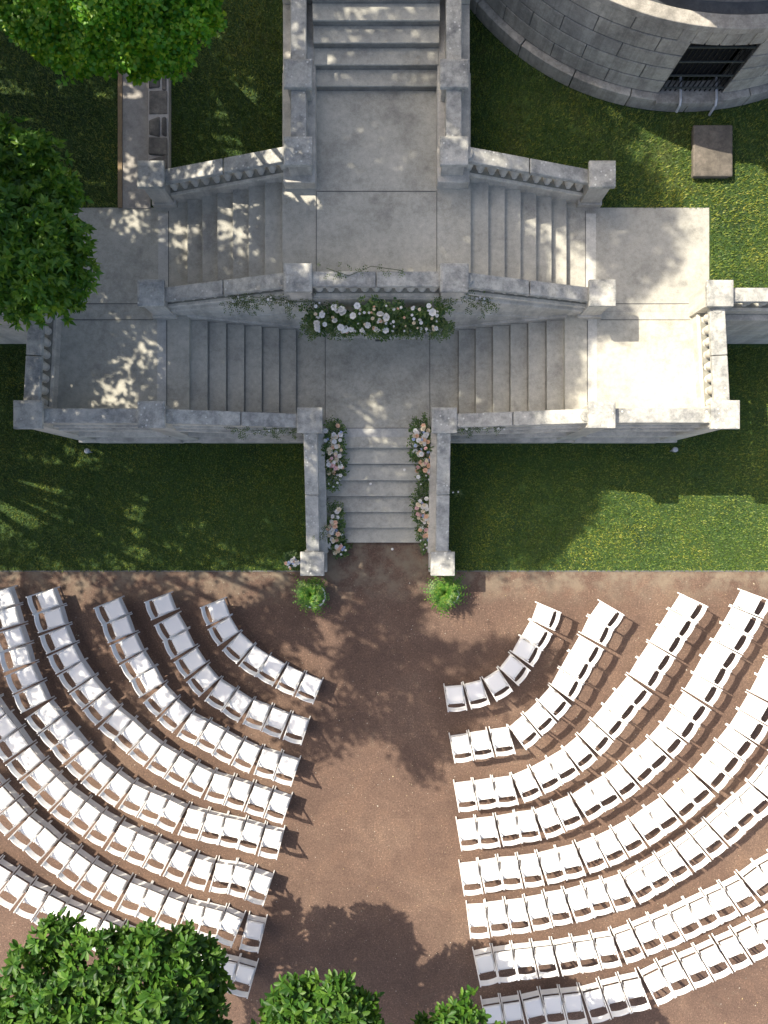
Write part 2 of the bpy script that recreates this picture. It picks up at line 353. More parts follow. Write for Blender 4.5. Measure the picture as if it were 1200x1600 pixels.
def coping_ends(r, p0, p1, t0, t1, rad):
    d = Vector((p1[0] - p0[0], p1[1] - p0[1])).normalized()
    for p, t_, sg in ((p0, t0, 1), (p1, t1, -1)):
        q = MB(); q.lathe([(rad, -.06), (rad * .92, .012), (rad * .6, .02)], (p[0] + d.x * sg * .03, p[1] + d.y * sg * .03, t_), 16)
        part('coping_end', q, 'coping', r)
def balu(p0, p1, base0, base1, top0, top1, label, nb, cw=.135, plinth=None, name='balustrade', wallz=None, joints=1):
    """sloping stone balustrade between two plan points; base line and coping top at each end"""
    r = thing(name, label, 'balustrade', (p0[0], p0[1], min(base0, base1)), 'stone balustrades')
    d = Vector((p1[0] - p0[0], p1[1] - p0[1])); ln = d.length
    P = lambda f: (p0[0] + d.x * f, p0[1] + d.y * f); L_ = lambda a, b, f: a + (b - a) * f
    ph = .28 if plinth is None else plinth
    part('plinth', MB().slab(p0, p1, .135, .135, (wallz if wallz is not None else base0 - .1), base0 + ph, (wallz if wallz is not None else base1 - .1), base1 + ph)
         .slab(p0, p1, .155, .155, base0 + ph - .06, base0 + ph + .001, base1 + ph - .06, base1 + ph + .001), 'wall', r, .008)
    part('baluster_shade', MB().slab(p0, p1, .1, .1, base0 + ph - .02, base0 + ph + .004, base1 + ph - .02, base1 + ph + .004), 'baluster_shade', r)  # thin dark sheet painting in the shade between the baluster feet
    q = MB(); k = joints + 1
    for i in range(k):
        f0, f1 = i / k + (.003 if i else 0), (i + 1) / k - (.003 if i < k - 1 else 0)
        q.slab(P(f0), P(f1), cw, cw, L_(top0, top1, f0) - .12, L_(top0, top1, f0), L_(top0, top1, f1) - .12, L_(top0, top1, f1))
    part('coping', q, 'coping', r, .02)
    coping_ends(r, p0, p1, top0, top1, cw * .86)
    part('under_rail', MB().slab(p0, p1, cw - .035, cw - .035, top0 - .175, top0 - .119, top1 - .175, top1 - .119), 'wall', r)
    for i in range(nb):
        f = (i + .5) / nb; x, y = P(f); zb = L_(base0, base1, f) + ph; zt = L_(top0, top1, f) - .15; h = zt - zb
        pr = [(.08, -.05), (.08, .04), (.045, .07), (.07, .14), (.092, .34), (.08, .5), (.045, .7), (.036, .8), (.055, .86), (.05, .9), (.07, .92), (.07, 1.08)]
        part('baluster', MB().lathe([(a, b * h) for a, b in pr], (x, y, zb), 10), 'wall', r, 0, True)
    return r
def parapet(p0, p1, z0, top0, top1, label, panel=True, cw=.14, joints=1, th=.11, foot=None, group='solid stone parapet walls', name='parapet_wall', strings=()):
    r = thing(name, label, 'wall', (p0[0], p0[1], z0), group)
    d = Vector((p1[0] - p0[0], p1[1] - p0[1])); P = lambda f: (p0[0] + d.x * f, p0[1] + d.y * f); L_ = lambda f: top0 + (top1 - top0) * f
    q = MB().slab(p0, p1, th, th, z0, top0 - .11, z0, top1 - .11)
    part('wall', q, 'wall', r)
    q = MB(); k = joints + 1
    for i in range(k):
        f0, f1 = i / k + (.003 if i else 0), (i + 1) / k - (.003 if i < k - 1 else 0)
        q.slab(P(f0), P(f1), cw, cw, L_(f0) - .12, L_(f0), L_(f1) - .12, L_(f1))
    part('coping', q, 'coping', r, .02)
    coping_ends(r, p0, p1, top0, top1, cw * .86)
    for (za0, za1, zb0, zb1, out) in strings:           # bottom/top at both ends, projection
        part('string_course', MB().slab(p0, p1, th + out, th + out, za0, za1, zb0, zb1), 'wall', r, .008)
    return r
for s in (-1, 1):
    L = LBL[s]
    # rear balustrade over the upper side flight
    balu((AX + s * (XO - .2), YU), (AX + s * (XI + .2), YU), B + .12, Cc - .02, 3.17, 4.13, 'sloping balustrade with bulbous balusters behind the %s upper steps' % L, 11, wallz=B - .02)
    # middle balustrade, stands on the tall wall
    balu((AX + s * (XO - .2), YM), (AX + s * (XI + .2), YM), B + .30, Cc + .12, 3.17, 4.13, 'sloping balustrade along the front of the %s upper steps' % L, 11, plinth=.3, wallz=B + .1)
    # terrace end balustrade
    balu((AX + s * (XC - .0), YA + .2), (AX + s * (XC * .985), YM - .2), B + .02, B + .02, 3.12, 3.12, 'level balustrade closing the outer end of the %s terrace' % L, 8, cw=.15, wallz=B - .1)
    # balustrade running away from the terrace on the retaining wall
    balu((AX + s * (XC + .2), YM + .01), (AX + s * 15, YM + .01), B + .02, B + .02, 3.12, 3.12, 'long balustrade on the retaining wall running off to the %s' % L, 26, wallz=B - .05, joints=5)
    # retaining wall below it
    r = thing('retaining_wall', 'coursed stone retaining wall below the lawn at the %s edge' % L, 'wall', (AX + s * 8, 4, 0), 'retaining walls beside the terrace')
    for k in range(5):
        part('stone_course', MB().box(AX + s * (XC - .1), AX + s * 30, 3.86 + .004 * k, 4.3, .43 * k + (.0 if k == 0 else .012), .43 * (k + 1)), 'wall', r, .012)
    # lower solid walls
    parapet((AX + s * (XO + .2), YA), (AX + s * (XC - .2), YA), 0, 3.1, 3.1, 'solid parapet wall along the front of the %s terrace' % L, th=.12, joints=0,
            strings=((B + .25, B + .36, B + .25, B + .36, .05), (B - .08, B + .1, B - .08, B + .1, .09), (1.15, 1.32, 1.15, 1.32, .11), (0, .34, 0, .34, .14)))
    parapet((AX + s * 1.30, YA), (AX + s * (XO - .2), YA), 0, 2.21, 3.04, 'solid sloping parapet wall along the %s lower side steps' % L, th=.12, joints=1,
            strings=((A + .55, A + .65, B + .2, B + .3, .05), (A + .1, A + .26, B - .12, B + .04, .09), (.5, .64, 1.15, 1.29, .11), (0, .34, 0, .34, .14)))
    # terrace outer side wall below the end balustrade
    r = thing('terrace_wall', 'outer side wall under the end of the %s terrace' % L, 'wall', (AX + s * XC, 3, 0), 'terrace side walls')
    for k in range(5):
        part('stone_course', MB().box(AX + s * (XC - .18), AX + s * (XC + .22 - .03 * k), 1.72, 3.94, .43 * k + (0 if k == 0 else .012), .43 * (k + 1) + (.05 if k == 4 else 0)), 'wall', r, .012)
    # sloping cheek walls of the bottom steps
    r = thing('cheek_wall', 'low sloping wall on the %s side of the bottom steps' % L, 'wall', (AX + s * 1.37, 0, 0), 'cheek walls of the bottom steps')
    p0, p1 = (AX + s * 1.40, -.93), (AX + s * 1.345, YA - .2)
    q = MB().box(AX + s * 1.12, AX + s * 1.52, -.9, YA - .2, 0, .3)
    part('wall', MB().slab(p0, p1, .1, .1, 0, .92, 0, 2.12), 'wall', r)
    xi = AX + s * 1.125; xo = AX + s * 1.50; x0, x1 = sorted((xi, xo))
    part('plinth', MB().hexa([(x0, -.92, 0), (x1, -.92, 0), (x1, YA - .15, 0), (x0, YA - .15, 0), (x0, -.92, .42), (x1, -.92, .42), (x1, YA - .15, 1.48), (x0, YA - .15, 1.48)]), 'wall', r, .01)
    q = MB()
    for i in range(2):
        f0, f1 = i / 2 + (.003 if i else 0), (i + 1) / 2
        q.slab((p0[0] + (p1[0] - p0[0]) * f0, p0[1] + (p1[1] - p0[1]) * f0), (p0[0] + (p1[0] - p0[0]) * f1, p0[1] + (p1[1] - p0[1]) * f1), .14, .14,
               .92 + 1.2 * f0, 1.03 + 1.2 * f0, .92 + 1.2 * f1, 1.03 + 1.2 * f1)
    part('coping', q, 'coping', r, .018)
    # walls beside the upper walkway and top steps
    r = thing('walkway_wall', 'thick low stone wall along the %s side of the upper walkway' % L, 'wall', (AX + s * XI, 7, B), 'upper walkway walls')
    x0, x1 = sorted((AX + s * 1.115, AX + s * 1.71))
    part('plinth', MB().box(x0, x1, YU - .32, 9.3, B - .01, 3.66).hexa([(x0, 9.3, B), (x1, 9.3, B), (x1, 12, B), (x0, 12, B), (x0, 9.3, 4.1), (x1, 9.3, 4.1), (x1, 12, 5.6), (x0, 12, 5.6)]), 'wall', r, .015)
    xc = AX + s * XI
    part('wall', MB().box(xc - .12, xc + .12, YU + .18, 9.3, 3.6, 4.06).slab((xc, 9.31), (xc, 12), .12, .12, 4.0, 4.06, 5.5, 5.6), 'wall', r)
    part('coping', MB().box(xc - .14, xc + .14, YU + .19, YP - .19, 4.04, 4.15).box(xc - .14, xc + .14, YP + .19, 9.31, 4.04, 4.15).slab((xc, 9.32), (xc, 12), .14, .14, 4.04, 4.15, 5.6, 5.72), 'coping', r, .02)
    if s < 0: pass
# middle tall wall (face seen above the middle landing)
r = thing('stone_wall', 'tall pale stone wall behind the middle landing, flowers hanging on it', 'wall', (AX, 4, 0))
for s in (-1, 1):
    part('wall', MB().slab((AX + s * 4.3, YM), (AX + s * 1.16, YM), .17, .17, .03, B + .34, .03, Cc + .2), 'wall', r)
    part('string_course', MB().slab((AX + s * 4.03, YM), (AX + s * 1.2, YM), .193, .193, B + .25, B + .42, Cc + .13, Cc + .33), 'wall', r, .012)
    part('string_course', MB().slab((AX + s * 4.1, YM), (AX + s * 1.2, YM), .186, .186, B - .35, B - .24, 2.45, 2.56), 'wall', r, .01)
    part('stair_skirting', MB().slab((AX + s * 3.8, YM), (AX + s * 1.6, YM), .215, .215, 1.0, B + .1, 1.0, A + .24), 'wall', r, .01)
part('wall', MB().box(AX - 1.17, AX + 1.17, YM - .19, YM + .17, .03, Cc + .18), 'wall', r)
part('plinth', MB().box(AX - 1.28, AX + 1.28, YM - .31, YM - .1, A - .02, A + .2).box(AX - 1.02, AX + 1.02, YM - .4, YM - .1, A - .02, A + .12).box(AX - .95, AX + .95, YM - .33, YM - .1, A + .1, A + .42), 'wall', r, .02)
part('ledge', MB().box(AX - 1.16, AX + 1.16, YM - .5, YM - .15, 2.72, 2.86), 'wall', r, .02)
balu((AX - XI + .22, YM), (AX + XI - .22, YM), Cc + .12, Cc + .12, 4.16, 4.16, 'level balustrade between two posts behind the big flower spray', 11, plinth=.12, wallz=Cc - .05)

# ------------------------------------------------------------------ round tower
TX, TY, TR = 6.0, 13.47, 5.3
tw = thing('round_tower', 'round tower of coursed grey stone with a barred window at its foot', 'tower', (TX, TY, B))
def ring(q, a0, a1, r0, r1, z0, z1, n):
    k = len(q.v)
    for i in range(n + 1):
        a = a0 + (a1 - a0) * i / n; c, s_ = math.cos(a), math.sin(a)
        for (r_, z_) in ((r0, z0), (r1, z0), (r1, z1), (r0, z1)): q.v.append((TX + r_ * c, TY + r_ * s_, z_))
    for i in range(n):
        for j in range(4): q.f.append((k + i * 4 + j, k + i * 4 + (j + 1) % 4, k + (i + 1) * 4 + (j + 1) % 4, k + (i + 1) * 4 + j))
    q.f.append((k, k + 3, k + 2, k + 1)); q.f.append((k + n * 4, k + n * 4 + 1, k + n * 4 + 2, k + n * 4 + 3))
WA = math.radians(-90); W0, W1 = WA - .118, WA + .118
zw0, zw1 = 2.62, 4.30
q = MB(); hc = .415
for k in range(6):
    z0 = B + .0 + k * hc; z1 = z0 + hc - .034
    rr = TR + (.13 if k == 0 else .0)
    off = (k % 2) * .11
    edges = []
    a = -2 * math.pi + .1 + off
    segs = []
    while a < .1 + off - .0001: segs.append((a, a + .22)); a += .2199115
    for (a0, a1) in segs:
        a1 -= .0035
        lo, hi = (z0, z1)
        if hi > zw0 and lo < zw1 and k > 0:             # cut the window opening
            if a1 <= W0 or a0 >= W1: ring(q, a0, a1, TR - .3, rr, lo, hi, 4)
            else:
                if a0 < W0: ring(q, a0, W0, TR - .3, rr, lo, hi, 3)
                if a1 > W1: ring(q, W1, a1, TR - .3, rr, lo, hi, 3)
                if hi > zw1: ring(q, max(a0, W0), min(a1, W1), TR - .3, rr, zw1, hi, 3)
        else: ring(q, a0, a1, TR - .3, rr, lo, hi, 4)
part('stone_block', q, 'tower', tw, .012)
q = MB(); 
for (a0, a1, z0, z1) in ((W1, W0 + 2 * math.pi, B, B + 6 * hc - .03), (W0 - .001, W1 + .001, B, zw0 - .01), (W0, W1, zw1 + .01, B + 6 * hc - .03)):
    ring(q, a0, a1, TR - .28, TR - .018, z0 + .001, z1, 60 if a1 - a0 > 1 else 4)
part('mortar_core', q, 'joint', tw)
q = MB()
for i in range(7):                                       # flat arch stones over the window
    a0 = W0 - .05 + (W1 - W0 + .1) * i / 7; a1 = W0 - .05 + (W1 - W0 + .1) * (i + 1) / 7 - .004
    ring(q, a0, a1, TR - .1, TR + .012, zw1 - .005, zw1 + .34, 2)
part('arch_stone', q, 'tower', tw, .01)
q = MB(); ring(q, 0, 2 * math.pi, TR - .16, TR + .08, B + 6 * hc, B + 6 * hc + .16, 120); part('coping', q, 'tower', tw, .015)
q = MB(); q.lathe([(TR - .18, 0), (TR - .18, .3)], (TX, TY, B + 6 * hc - .32), 96); part('roof', q, 'slate', tw)
q = MB(); q.lathe([(4.82, -.2), (4.82, 4.2), (5.0, 4.21), (5.0, 4.5)], (TX, TY, B + 6 * hc), 96); part('upper_drum', q, 'tower', tw)
wn = part('window', MB().box(TX - .58, TX + .58, TY - TR + .45, TY - TR + .55, zw0 - .1, zw1 + .1), 'dark', tw)
def wpart(n, mb, mt, bev=0):
    o = part(n, mb, mt, tw, bev); o.parent = wn; return o
yw = TY - TR + .06
q = MB()
for i in range(13): q.box(TX - .58 + i * .0966 - .009, TX - .58 + i * .0966 + .009, yw + .03, yw + .05, zw0 - .02, zw1 + .02)
wpart('grille', q, 'iron')
q = MB()
for z in (2.78, 3.2, 3.65, 4.1): q.box(TX - .61, TX + .61, yw + .002, yw + .029, z - .012, z + .012)
wpart('crossbar', q, 'grate')
wpart('sill', MB().box(TX - .66, TX + .66, TY - TR - .14, TY - TR + .3, zw0 - .12, zw0 + .0), 'tower', .01)
for (x, ln) in ((TX - .2, .2), (TX + .5, .32)):
    wpart('pipe', MB().tube([(x, yw + .3, zw0 + .06), (x, yw - .16, zw0 + .06), (x + .01, yw - .24, zw0 - .0), (x + .02, yw - .27, zw0 - ln)], .026, 8), 'pipe')

# ------------------------------------------------------------------ slab, rubble wall, edging, small fixtures
p_ = U(1107, 243, B)
r = thing('stone_slab', 'square old brown stone vault slab lying in the upper lawn by the tower', 'slab', (p_.x, p_.y, B))
part('base', MB().box(p_.x - .35, p_.x + .38, p_.y - .47, p_.y + .5, B - .01, B + .12), 'vault', r, .02)
part('lid', MB().box(p_.x - .38, p_.x + .41, p_.y - .5, p_.y + .53, B + .115, B + .19), 'vault', r, .03)
r = thing('rubble_wall', 'narrow low wall of dark rubble stones beside the concrete path', 'wall', (-4.47, 9, B))
part('mortar', MB().box(AX - 4.54, AX - 4.14, 6.62, 14, B - .01, B + .2), 'mortar', r)
q = MB(); y = 6.66
while y < 13.8:
    h = random.uniform(.3, .6); x = AX - 4.55; 
    wsp = random.choice([(.41,), (.2, .19), (.26, .13)])
    for wd in wsp:
        jx = lambda: random.uniform(-.05, .05)
        a, b, c_, d_ = (x + .015, y + jx()), (x + wd - .015, y + jx()), (x + wd - .02, y + h + jx()), (x + .02, y + h - .02 + jx())
        zt = B + .2 + random.uniform(.01, .05)
        q.hexa([(*a, B + .1), (*b, B + .1), (*c_, B + .1), (*d_, B + .1), (*a, zt), (*b, zt), (*c_, zt + .01), (*d_, zt)]); x += wd
    y += h + random.uniform(.01, .05)
part('rubble_stone', q, 'rubble', r, .03)
tag(part('path_edging', MB().box(AX - 5.2, AX - 5.115, 6.11, 16, B - .05, B + .05), 'curb'), 'narrow timber edging along the left side of the concrete path', 'edging')
d_ = U(592, 528, A)
r = thing('floor_drain', 'small square metal drain in the middle landing below the flowers', 'drain', (d_.x, d_.y, A))
part('frame', MB().box(d_.x - .075, d_.x + .075, d_.y - .075, d_.y + .075, A - .01, A + .009), 'grate', r)
q = MB()
for i in range(5): q.box(d_.x - .055, d_.x + .055, d_.y - .055 + i * .025, d_.y - .043 + i * .025, A + .009, A + .014)
q.lathe([(.03, .008), (.03, .016)], (d_.x, d_.y, A), 12)
part('grating', q, 'joint', r)
for (px, py, L) in ((138, 705, 'left'), (1053, 703, 'right')):
    b = U(px, py, .1)
    r = thing('spotlight', 'small grey spotlight in the grass at the foot of the %s terrace wall' % L, 'spotlight', (b.x, b.y, 0), 'ground spotlights')
    part('stake', MB().box(b.x - .012, b.x + .012, b.y - .012, b.y + .012, 0, .1), 'iron', r)
    part('housing', MB().lathe([(.03, 0), (.055, .02), (.06, .12), (.05, .13)], (b.x, b.y, .08), 10), 'lamp_body', r, 0, True)
    part('bracket', MB().box(b.x - .075, b.x + .075, b.y - .03, b.y - .015, .05, .16), 'lamp_body', r)

# ------------------------------------------------------------------ folding chairs
# local frame: +Y is the way the chair faces, origin midway between the front feet on the ground
BW = .203
def chair_proto():
    r = thing('folding_chair', '', 'chair')
    K = lambda z: -.43 * z / .82                        # the long stile leans back
    for s in (-1, 1):
        link('stile', MB().beam((s * BW, 0, 0), (s * BW, K(.815), .815), .024, .036, (0, 1, .5)).mesh('stile', M['resin']), r)
        link('rear_leg', MB().beam((s * .178, -.43, 0), (s * .178, -.045, .425), .018, .034, (0, 1, -1)).mesh('rear_leg', M['resin']), r)
    def board(z0, z1, th, hw, bow=0, n=8):
        q = MB(); pts = []
        for i in range(n + 1):
            u = -1 + 2 * i / n; pts.append((u * hw, -bow * (1 - u * u)))
        for (a, b) in zip(pts[:-1], pts[1:]):
            q.hexa([(a[0], K(z0) + a[1] - th, z0), (b[0], K(z0) + b[1] - th, z0), (b[0], K(z0) + b[1], z0), (a[0], K(z0) + a[1], z0),
                    (a[0], K(z1) + a[1] - th, z1), (b[0], K(z1) + b[1] - th, z1), (b[0], K(z1) + b[1], z1), (a[0], K(z1) + a[1], z1)])
        return q
    link('backrest', board(.69, .785, .016, .193, .026).mesh('backrest', M['resin']), r)
    link('stretcher', board(.07, .165, .015, .195).mesh('stretcher', M['resin']), r)
    q = MB(); q.box(-.18, .18, -.355, -.34, .14, .24); link('stretcher', q.mesh('stretcher', M['resin']), r)
    q = MB()                                            # seat frame with the rear cross bar and its notched lugs
    q.box(-.19, -.165, -.345, .03, .425, .45).box(.165, .19, -.345, .03, .425, .45).box(-.165, .165, .007, .03, .425, .45).box(-.165, .165, -.345, -.32, .425, .45)
    q.box(-.14, .14, -.36, -.345, .43, .452).box(-.193, -.155, -.37, -.345, .44, .465).box(.155, .193, -.37, -.345, .44, .465)
    sf = link('seat_frame', q.mesh('seat_frame', M['resin']), r)
    q = MB(); q.box(-.177, .177, -.328, .02, .448, .462)
    q.hexa([(-.177, -.328, .4621), (.177, -.328, .4621), (.177, .02, .4621), (-.177, .02, .4621), (-.162, -.313, .474), (.162, -.313, .474), (.162, .005, .474), (-.162, .005, .474)])
    link('seat_pad', q.mesh('seat_pad', M['vinyl']), r)
    return r
proto = chair_proto(); proto_children = list(proto.children); proto_used = False
LEFT = [
 [(353, 932), (362.5, 959), (378, 984.5), (400.5, 1005), (423, 1021), (449, 1035), (478.7, 1048.7), (506, 1059.5)],
 [(269.7, 924.7), (281.5, 952.5), (297.5, 981), (310, 1007), (328, 1034), (347, 1056), (373, 1073), (398, 1089), (428, 1100), (457, 1111), (485.5, 1120)],
 [(193.7, 930.5), (206, 957), (217, 986), (230.5, 1013.7), (246, 1038), (261, 1064), (281, 1087.5), (303, 1108), (331, 1121), (357.5, 1136), (385, 1151), (412.5, 1163), (442.5, 1171.7), (469.7, 1181)],
 [(93, 916), (104.5, 944), (112.5, 973), (123, 1001), (137, 1028), (153, 1052), (172.5, 1076), (192, 1099), (214.5, 1119), (236, 1139), (260, 1157), (286, 1173), (311.7, 1187), (339.5, 1200), (368, 1209), (399, 1219), (429.7, 1227.5), (458, 1237.5)],
 [(26, 915), (35, 942.5), (43, 972.5), (52, 1002.5), (61, 1033), (73, 1060.5), (86, 1089), (106, 1113), (125.5, 1136), (144, 1159), (165, 1180), (190, 1198), (216, 1216), (243, 1228.7), (270, 1240), (297.5, 1253), (328.7, 1261), (357.5, 1268), (386, 1274.7), (416.7, 1283), (447.5, 1291)],
 [(-9, 1058), (5, 1085), (21.5, 1108.5), (40, 1133), (57, 1158), (76.5, 1182), (98, 1204), (120, 1224), (144, 1243), (168, 1261), (195, 1277), (222, 1291), (250, 1303.7), (279, 1316), (310.5, 1329), (340.5, 1337.5), (372.5, 1341.7), (401, 1351), (430, 1361)],
 [(-5, 1195), (15.5, 1218), (36, 1241), (57, 1264), (80.5, 1282.5), (103, 1302), (128, 1320), (153, 1337.5), (181, 1352.5), (210, 1365.5), (239, 1377), (267.5, 1388), (297.5, 1398), (327.5, 1404), (356, 1411), (386.7, 1423), (421, 1431)],
 [(-18, 1318), (6, 1336), (32, 1353), (59, 1370.5), (86, 1384), (114, 1399), (140.5, 1411), (170, 1425), (198, 1437), (228, 1448), (258, 1459), (288, 1468), (318, 1476), (347, 1483), (376.7, 1490), (406, 1498)]]
RIGHT = [
 [(837.3, 940), (826.7, 966.7), (811, 993), (796, 1019), (778, 1042.7), (751.5, 1059), (722, 1066), (693.3, 1069)],
 [(935.5, 937), (918, 961), (903.5, 990), (887.5, 1015), (872.5, 1042), (857, 1069), (837, 1092.5), (815.5, 1112.5), (792, 1132.5), (762, 1136), (730.7, 1140.8), (700.8, 1145)],
 [(1059, 925), (1042, 949.5), (1026, 974.5), (1010, 1001), (994, 1026), (978, 1052.5), (959, 1076), (940, 1099), (921, 1122), (900, 1146), (877.5, 1166), (852, 1182), (826, 1195), (797.5, 1207), (767.5, 1211), (737.5, 1216), (707.5, 1219)],
 [(1153.8, 920.5), (1140, 946.7), (1125, 972.5), (1109.5, 998), (1094, 1023), (1079.5, 1050), (1064.5, 1076.7), (1047, 1101.7), (1030, 1126), (1009, 1149), (988, 1170), (965.5, 1189), (941, 1208), (915, 1223), (889, 1238), (861, 1250), (831, 1261.7), (801.7, 1265), (771.7, 1270), (741, 1274), (711.7, 1278)],
 [(1206, 998), (1193.8, 1025), (1180, 1052), (1166, 1079.5), (1151, 1106), (1134, 1131.5), (1115, 1155.5), (1097, 1178), (1076, 1201), (1053, 1221), (1029, 1241), (1004.7, 1257), (979, 1275), (952.5, 1290), (926, 1302.5), (896, 1313), (866.7, 1320), (836.7, 1327.5), (806.7, 1331.7), (775, 1335), (745, 1340), (715, 1343)],
 [(1218, 1147), (1201, 1171), (1183, 1194), (1164, 1216.7), (1142.5, 1237.5), (1120, 1257.5), (1096.7, 1278), (1071.7, 1296), (1047, 1314), (1020, 1330), (994, 1345), (966.7, 1360), (938, 1369), (908, 1377), (878, 1384.5), (848, 1391), (817.5, 1397.5), (786.7, 1401), (756.7, 1405), (726, 1407.5)],
 [(1222, 1313), (1199, 1328), (1173, 1342.5), (1149, 1360), (1121, 1375), (1093, 1388), (1066, 1400), (1038, 1414), (1009.7, 1426), (981, 1437.5), (951.7, 1448), (921, 1454), (890.5, 1458), (860, 1464), (828, 1466.7), (797.5, 1470), (766.7, 1474), (736.5, 1480)],
 [(1222, 1408), (1195, 1421), (1166.7, 1433), (1138.7, 1446.7), (1110, 1460), (1081.5, 1473), (1052.3, 1485), (1024, 1497), (994, 1512), (963, 1519.5), (933, 1527), (903, 1535), (872.5, 1538), (841, 1541), (810, 1547.5), (779.5, 1551.7), (749, 1556)]]
ORD = ['zeroth', 'first', 'second', 'third', 'fourth', 'fifth', 'sixth', 'seventh', 'eighth', 'ninth', 'tenth', 'eleventh', 'twelfth', 'thirteenth', 'fourteenth', 'fifteenth', 'sixteenth', 'seventeenth', 'eighteenth', 'nineteenth', 'twentieth', 'twenty-first', 'twenty-second']
def place_row(pts, side, row):
    global proto_used
    n = len(pts) - 1
    for i in range(n):
        a, b = U(*pts[i], 0), U(*pts[i + 1], 0)
        if side == 'right': a, b = b, a
        # a is the end of the segment on the picture's left; chairs face up the picture towards the stairs
        mid = (a + b) / 2; d = (b - a).normalized()
        ang = math.atan2(d.y, d.x) + random.gauss(0, .022)
        idx = n - i
        if not proto_used:
            o = proto; proto_used = True
        else:
            o = proto.copy(); COL.objects.link(o)
            for ch in proto_children:
                c = ch.copy(); COL.objects.link(c); c.parent = o
        o.location = (mid.x + random.gauss(0, .006), mid.y + random.gauss(0, .008), .001); o.rotation_euler = (0, 0, ang)
        o['label'] = 'white folding chair, %s from the aisle in the %s row on the %s' % (ORD[idx], ORD[row], side)
        o['group'] = 'white folding chairs %s of the aisle' % side
        if idx == 1: o['label'] = 'white folding chair at the aisle end of the %s row on the %s' % (ORD[row], side)
        elif i == 0 and pts[0][1] > 0 and 0 < pts[0][0] < 1200: o['label'] = 'white folding chair at the outer end of the %s row on the %s' % (ORD[row], side)
for i, pts in enumerate(LEFT): place_row(pts, 'left', i + 1)
for i, pts in enumerate(RIGHT): place_row(pts, 'right', i + 1)

# ------------------------------------------------------------------ foliage
def leafcloud(P, D, length, width, fold=.25, jitter=1.0):
    """one folded leaf per row: P base points, D unit directions; returns V, F (two quads per leaf, one island)"""
    n = len(P); L_ = length * (1 + jitter * .3 * RNG.uniform(-1, 1, n))[:, None]; W = width * (1 + jitter * .3 * RNG.uniform(-1, 1, n))[:, None]
    R = RNG.normal(size=(n, 3)); R[:, 2] *= .35
    Sd = np.cross(D, np.array([0, 0, 1.0]) + R * .5); Sd /= np.linalg.norm(Sd, axis=1)[:, None] + 1e-9
    Nn = np.cross(Sd, D)
    mid = P + D * L_ * .5 - Nn * L_ * .02; tip = P + D * L_ - Nn * L_ * .12
    l = P + D * L_ * .45 + Sd * W * .5 + Nn * W * fold; rr = P + D * L_ * .45 - Sd * W * .5 + Nn * W * fold
    V = np.stack([P, l, tip, rr, mid], 1).reshape(-1, 3)
    b = np.arange(n)[:, None] * 5
    Fq = np.concatenate([b + np.array([[0, 4, 2, 1]]), b + np.array([[0, 3, 2, 4]])], 0)
    return V, Fq
def roundleaf(P, D, length, width, fold=.2):
    n = len(P); L_ = length * (1 + .28 * RNG.uniform(-1, 1, n))[:, None]; W = width * (1 + .2 * RNG.uniform(-1, 1, n))[:, None]
    R = RNG.normal(size=(n, 3)); Sd = np.cross(D, np.array([0, 0, 1.0]) + R * .35); Sd /= np.linalg.norm(Sd, axis=1)[:, None] + 1e-9
    Nn = np.cross(Sd, D); c = lambda u, v, z: P + D * L_ * u + Sd * W * v + Nn * W * (abs(v) * 2 * fold) - Nn * L_ * .16 * u * u
    V = np.stack([P, c(.58, 0, 0), c(1, 0, 0), c(.3, .36, 0), c(.62, .5, 0), c(.9, .28, 0), c(.3, -.36, 0), c(.62, -.5, 0), c(.9, -.28, 0)], 1).reshape(-1, 3)
    b = np.arange(n)[:, None] * 9
    Fq = np.concatenate([b + np.array([q]) for q in ([0, 1, 4, 3], [1, 2, 5, 4], [0, 6, 7, 1], [1, 7, 8, 2])], 0)
    return V, Fq
def unit(a): return a / (np.linalg.norm(a, axis=1)[:, None] + 1e-9)
def blob_points(blobs, per, shell=.35, up=-.2):
    P = []; O = []
    for (c, r, rz) in blobs:
        n = int(per * r * r); d = unit(RNG.normal(size=(n * 2, 3))); d = d[d[:, 2] > up][:n]
        wob = 1 + .22 * np.sin(d[:, 0] * 7 + c[0] * 3) * np.cos(d[:, 1] * 6 + c[1] * 5)
        rad = (1 - shell * RNG.random(len(d)) ** 1.6) * wob
        P.append(np.array(c) + d * rad[:, None] * np.array([r, r, rz])); O.append(d)
    return np.concatenate(P), np.concatenate(O)
def rosettes(P, O, k, length, width, spread=.85, fn=None):
    Dn = unit(O + np.array([0, 0, .8]) + RNG.normal(size=O.shape) * .3)
    a = unit(np.cross(Dn, RNG.normal(size=Dn.shape))); b = np.cross(Dn, a)
    PP = []; DD = []
    for i in range(k):
        th = 2 * math.pi * i / k + RNG.uniform(-.3, .3, len(P)); sp = spread + RNG.uniform(-.35, .25, len(P))
        d = Dn * np.cos(sp)[:, None] + (a * np.cos(th)[:, None] + b * np.sin(th)[:, None]) * np.sin(sp)[:, None]
        PP.append(P); DD.append(unit(d))
    return (fn or leafcloud)(np.concatenate(PP), np.concatenate(DD), length, width)
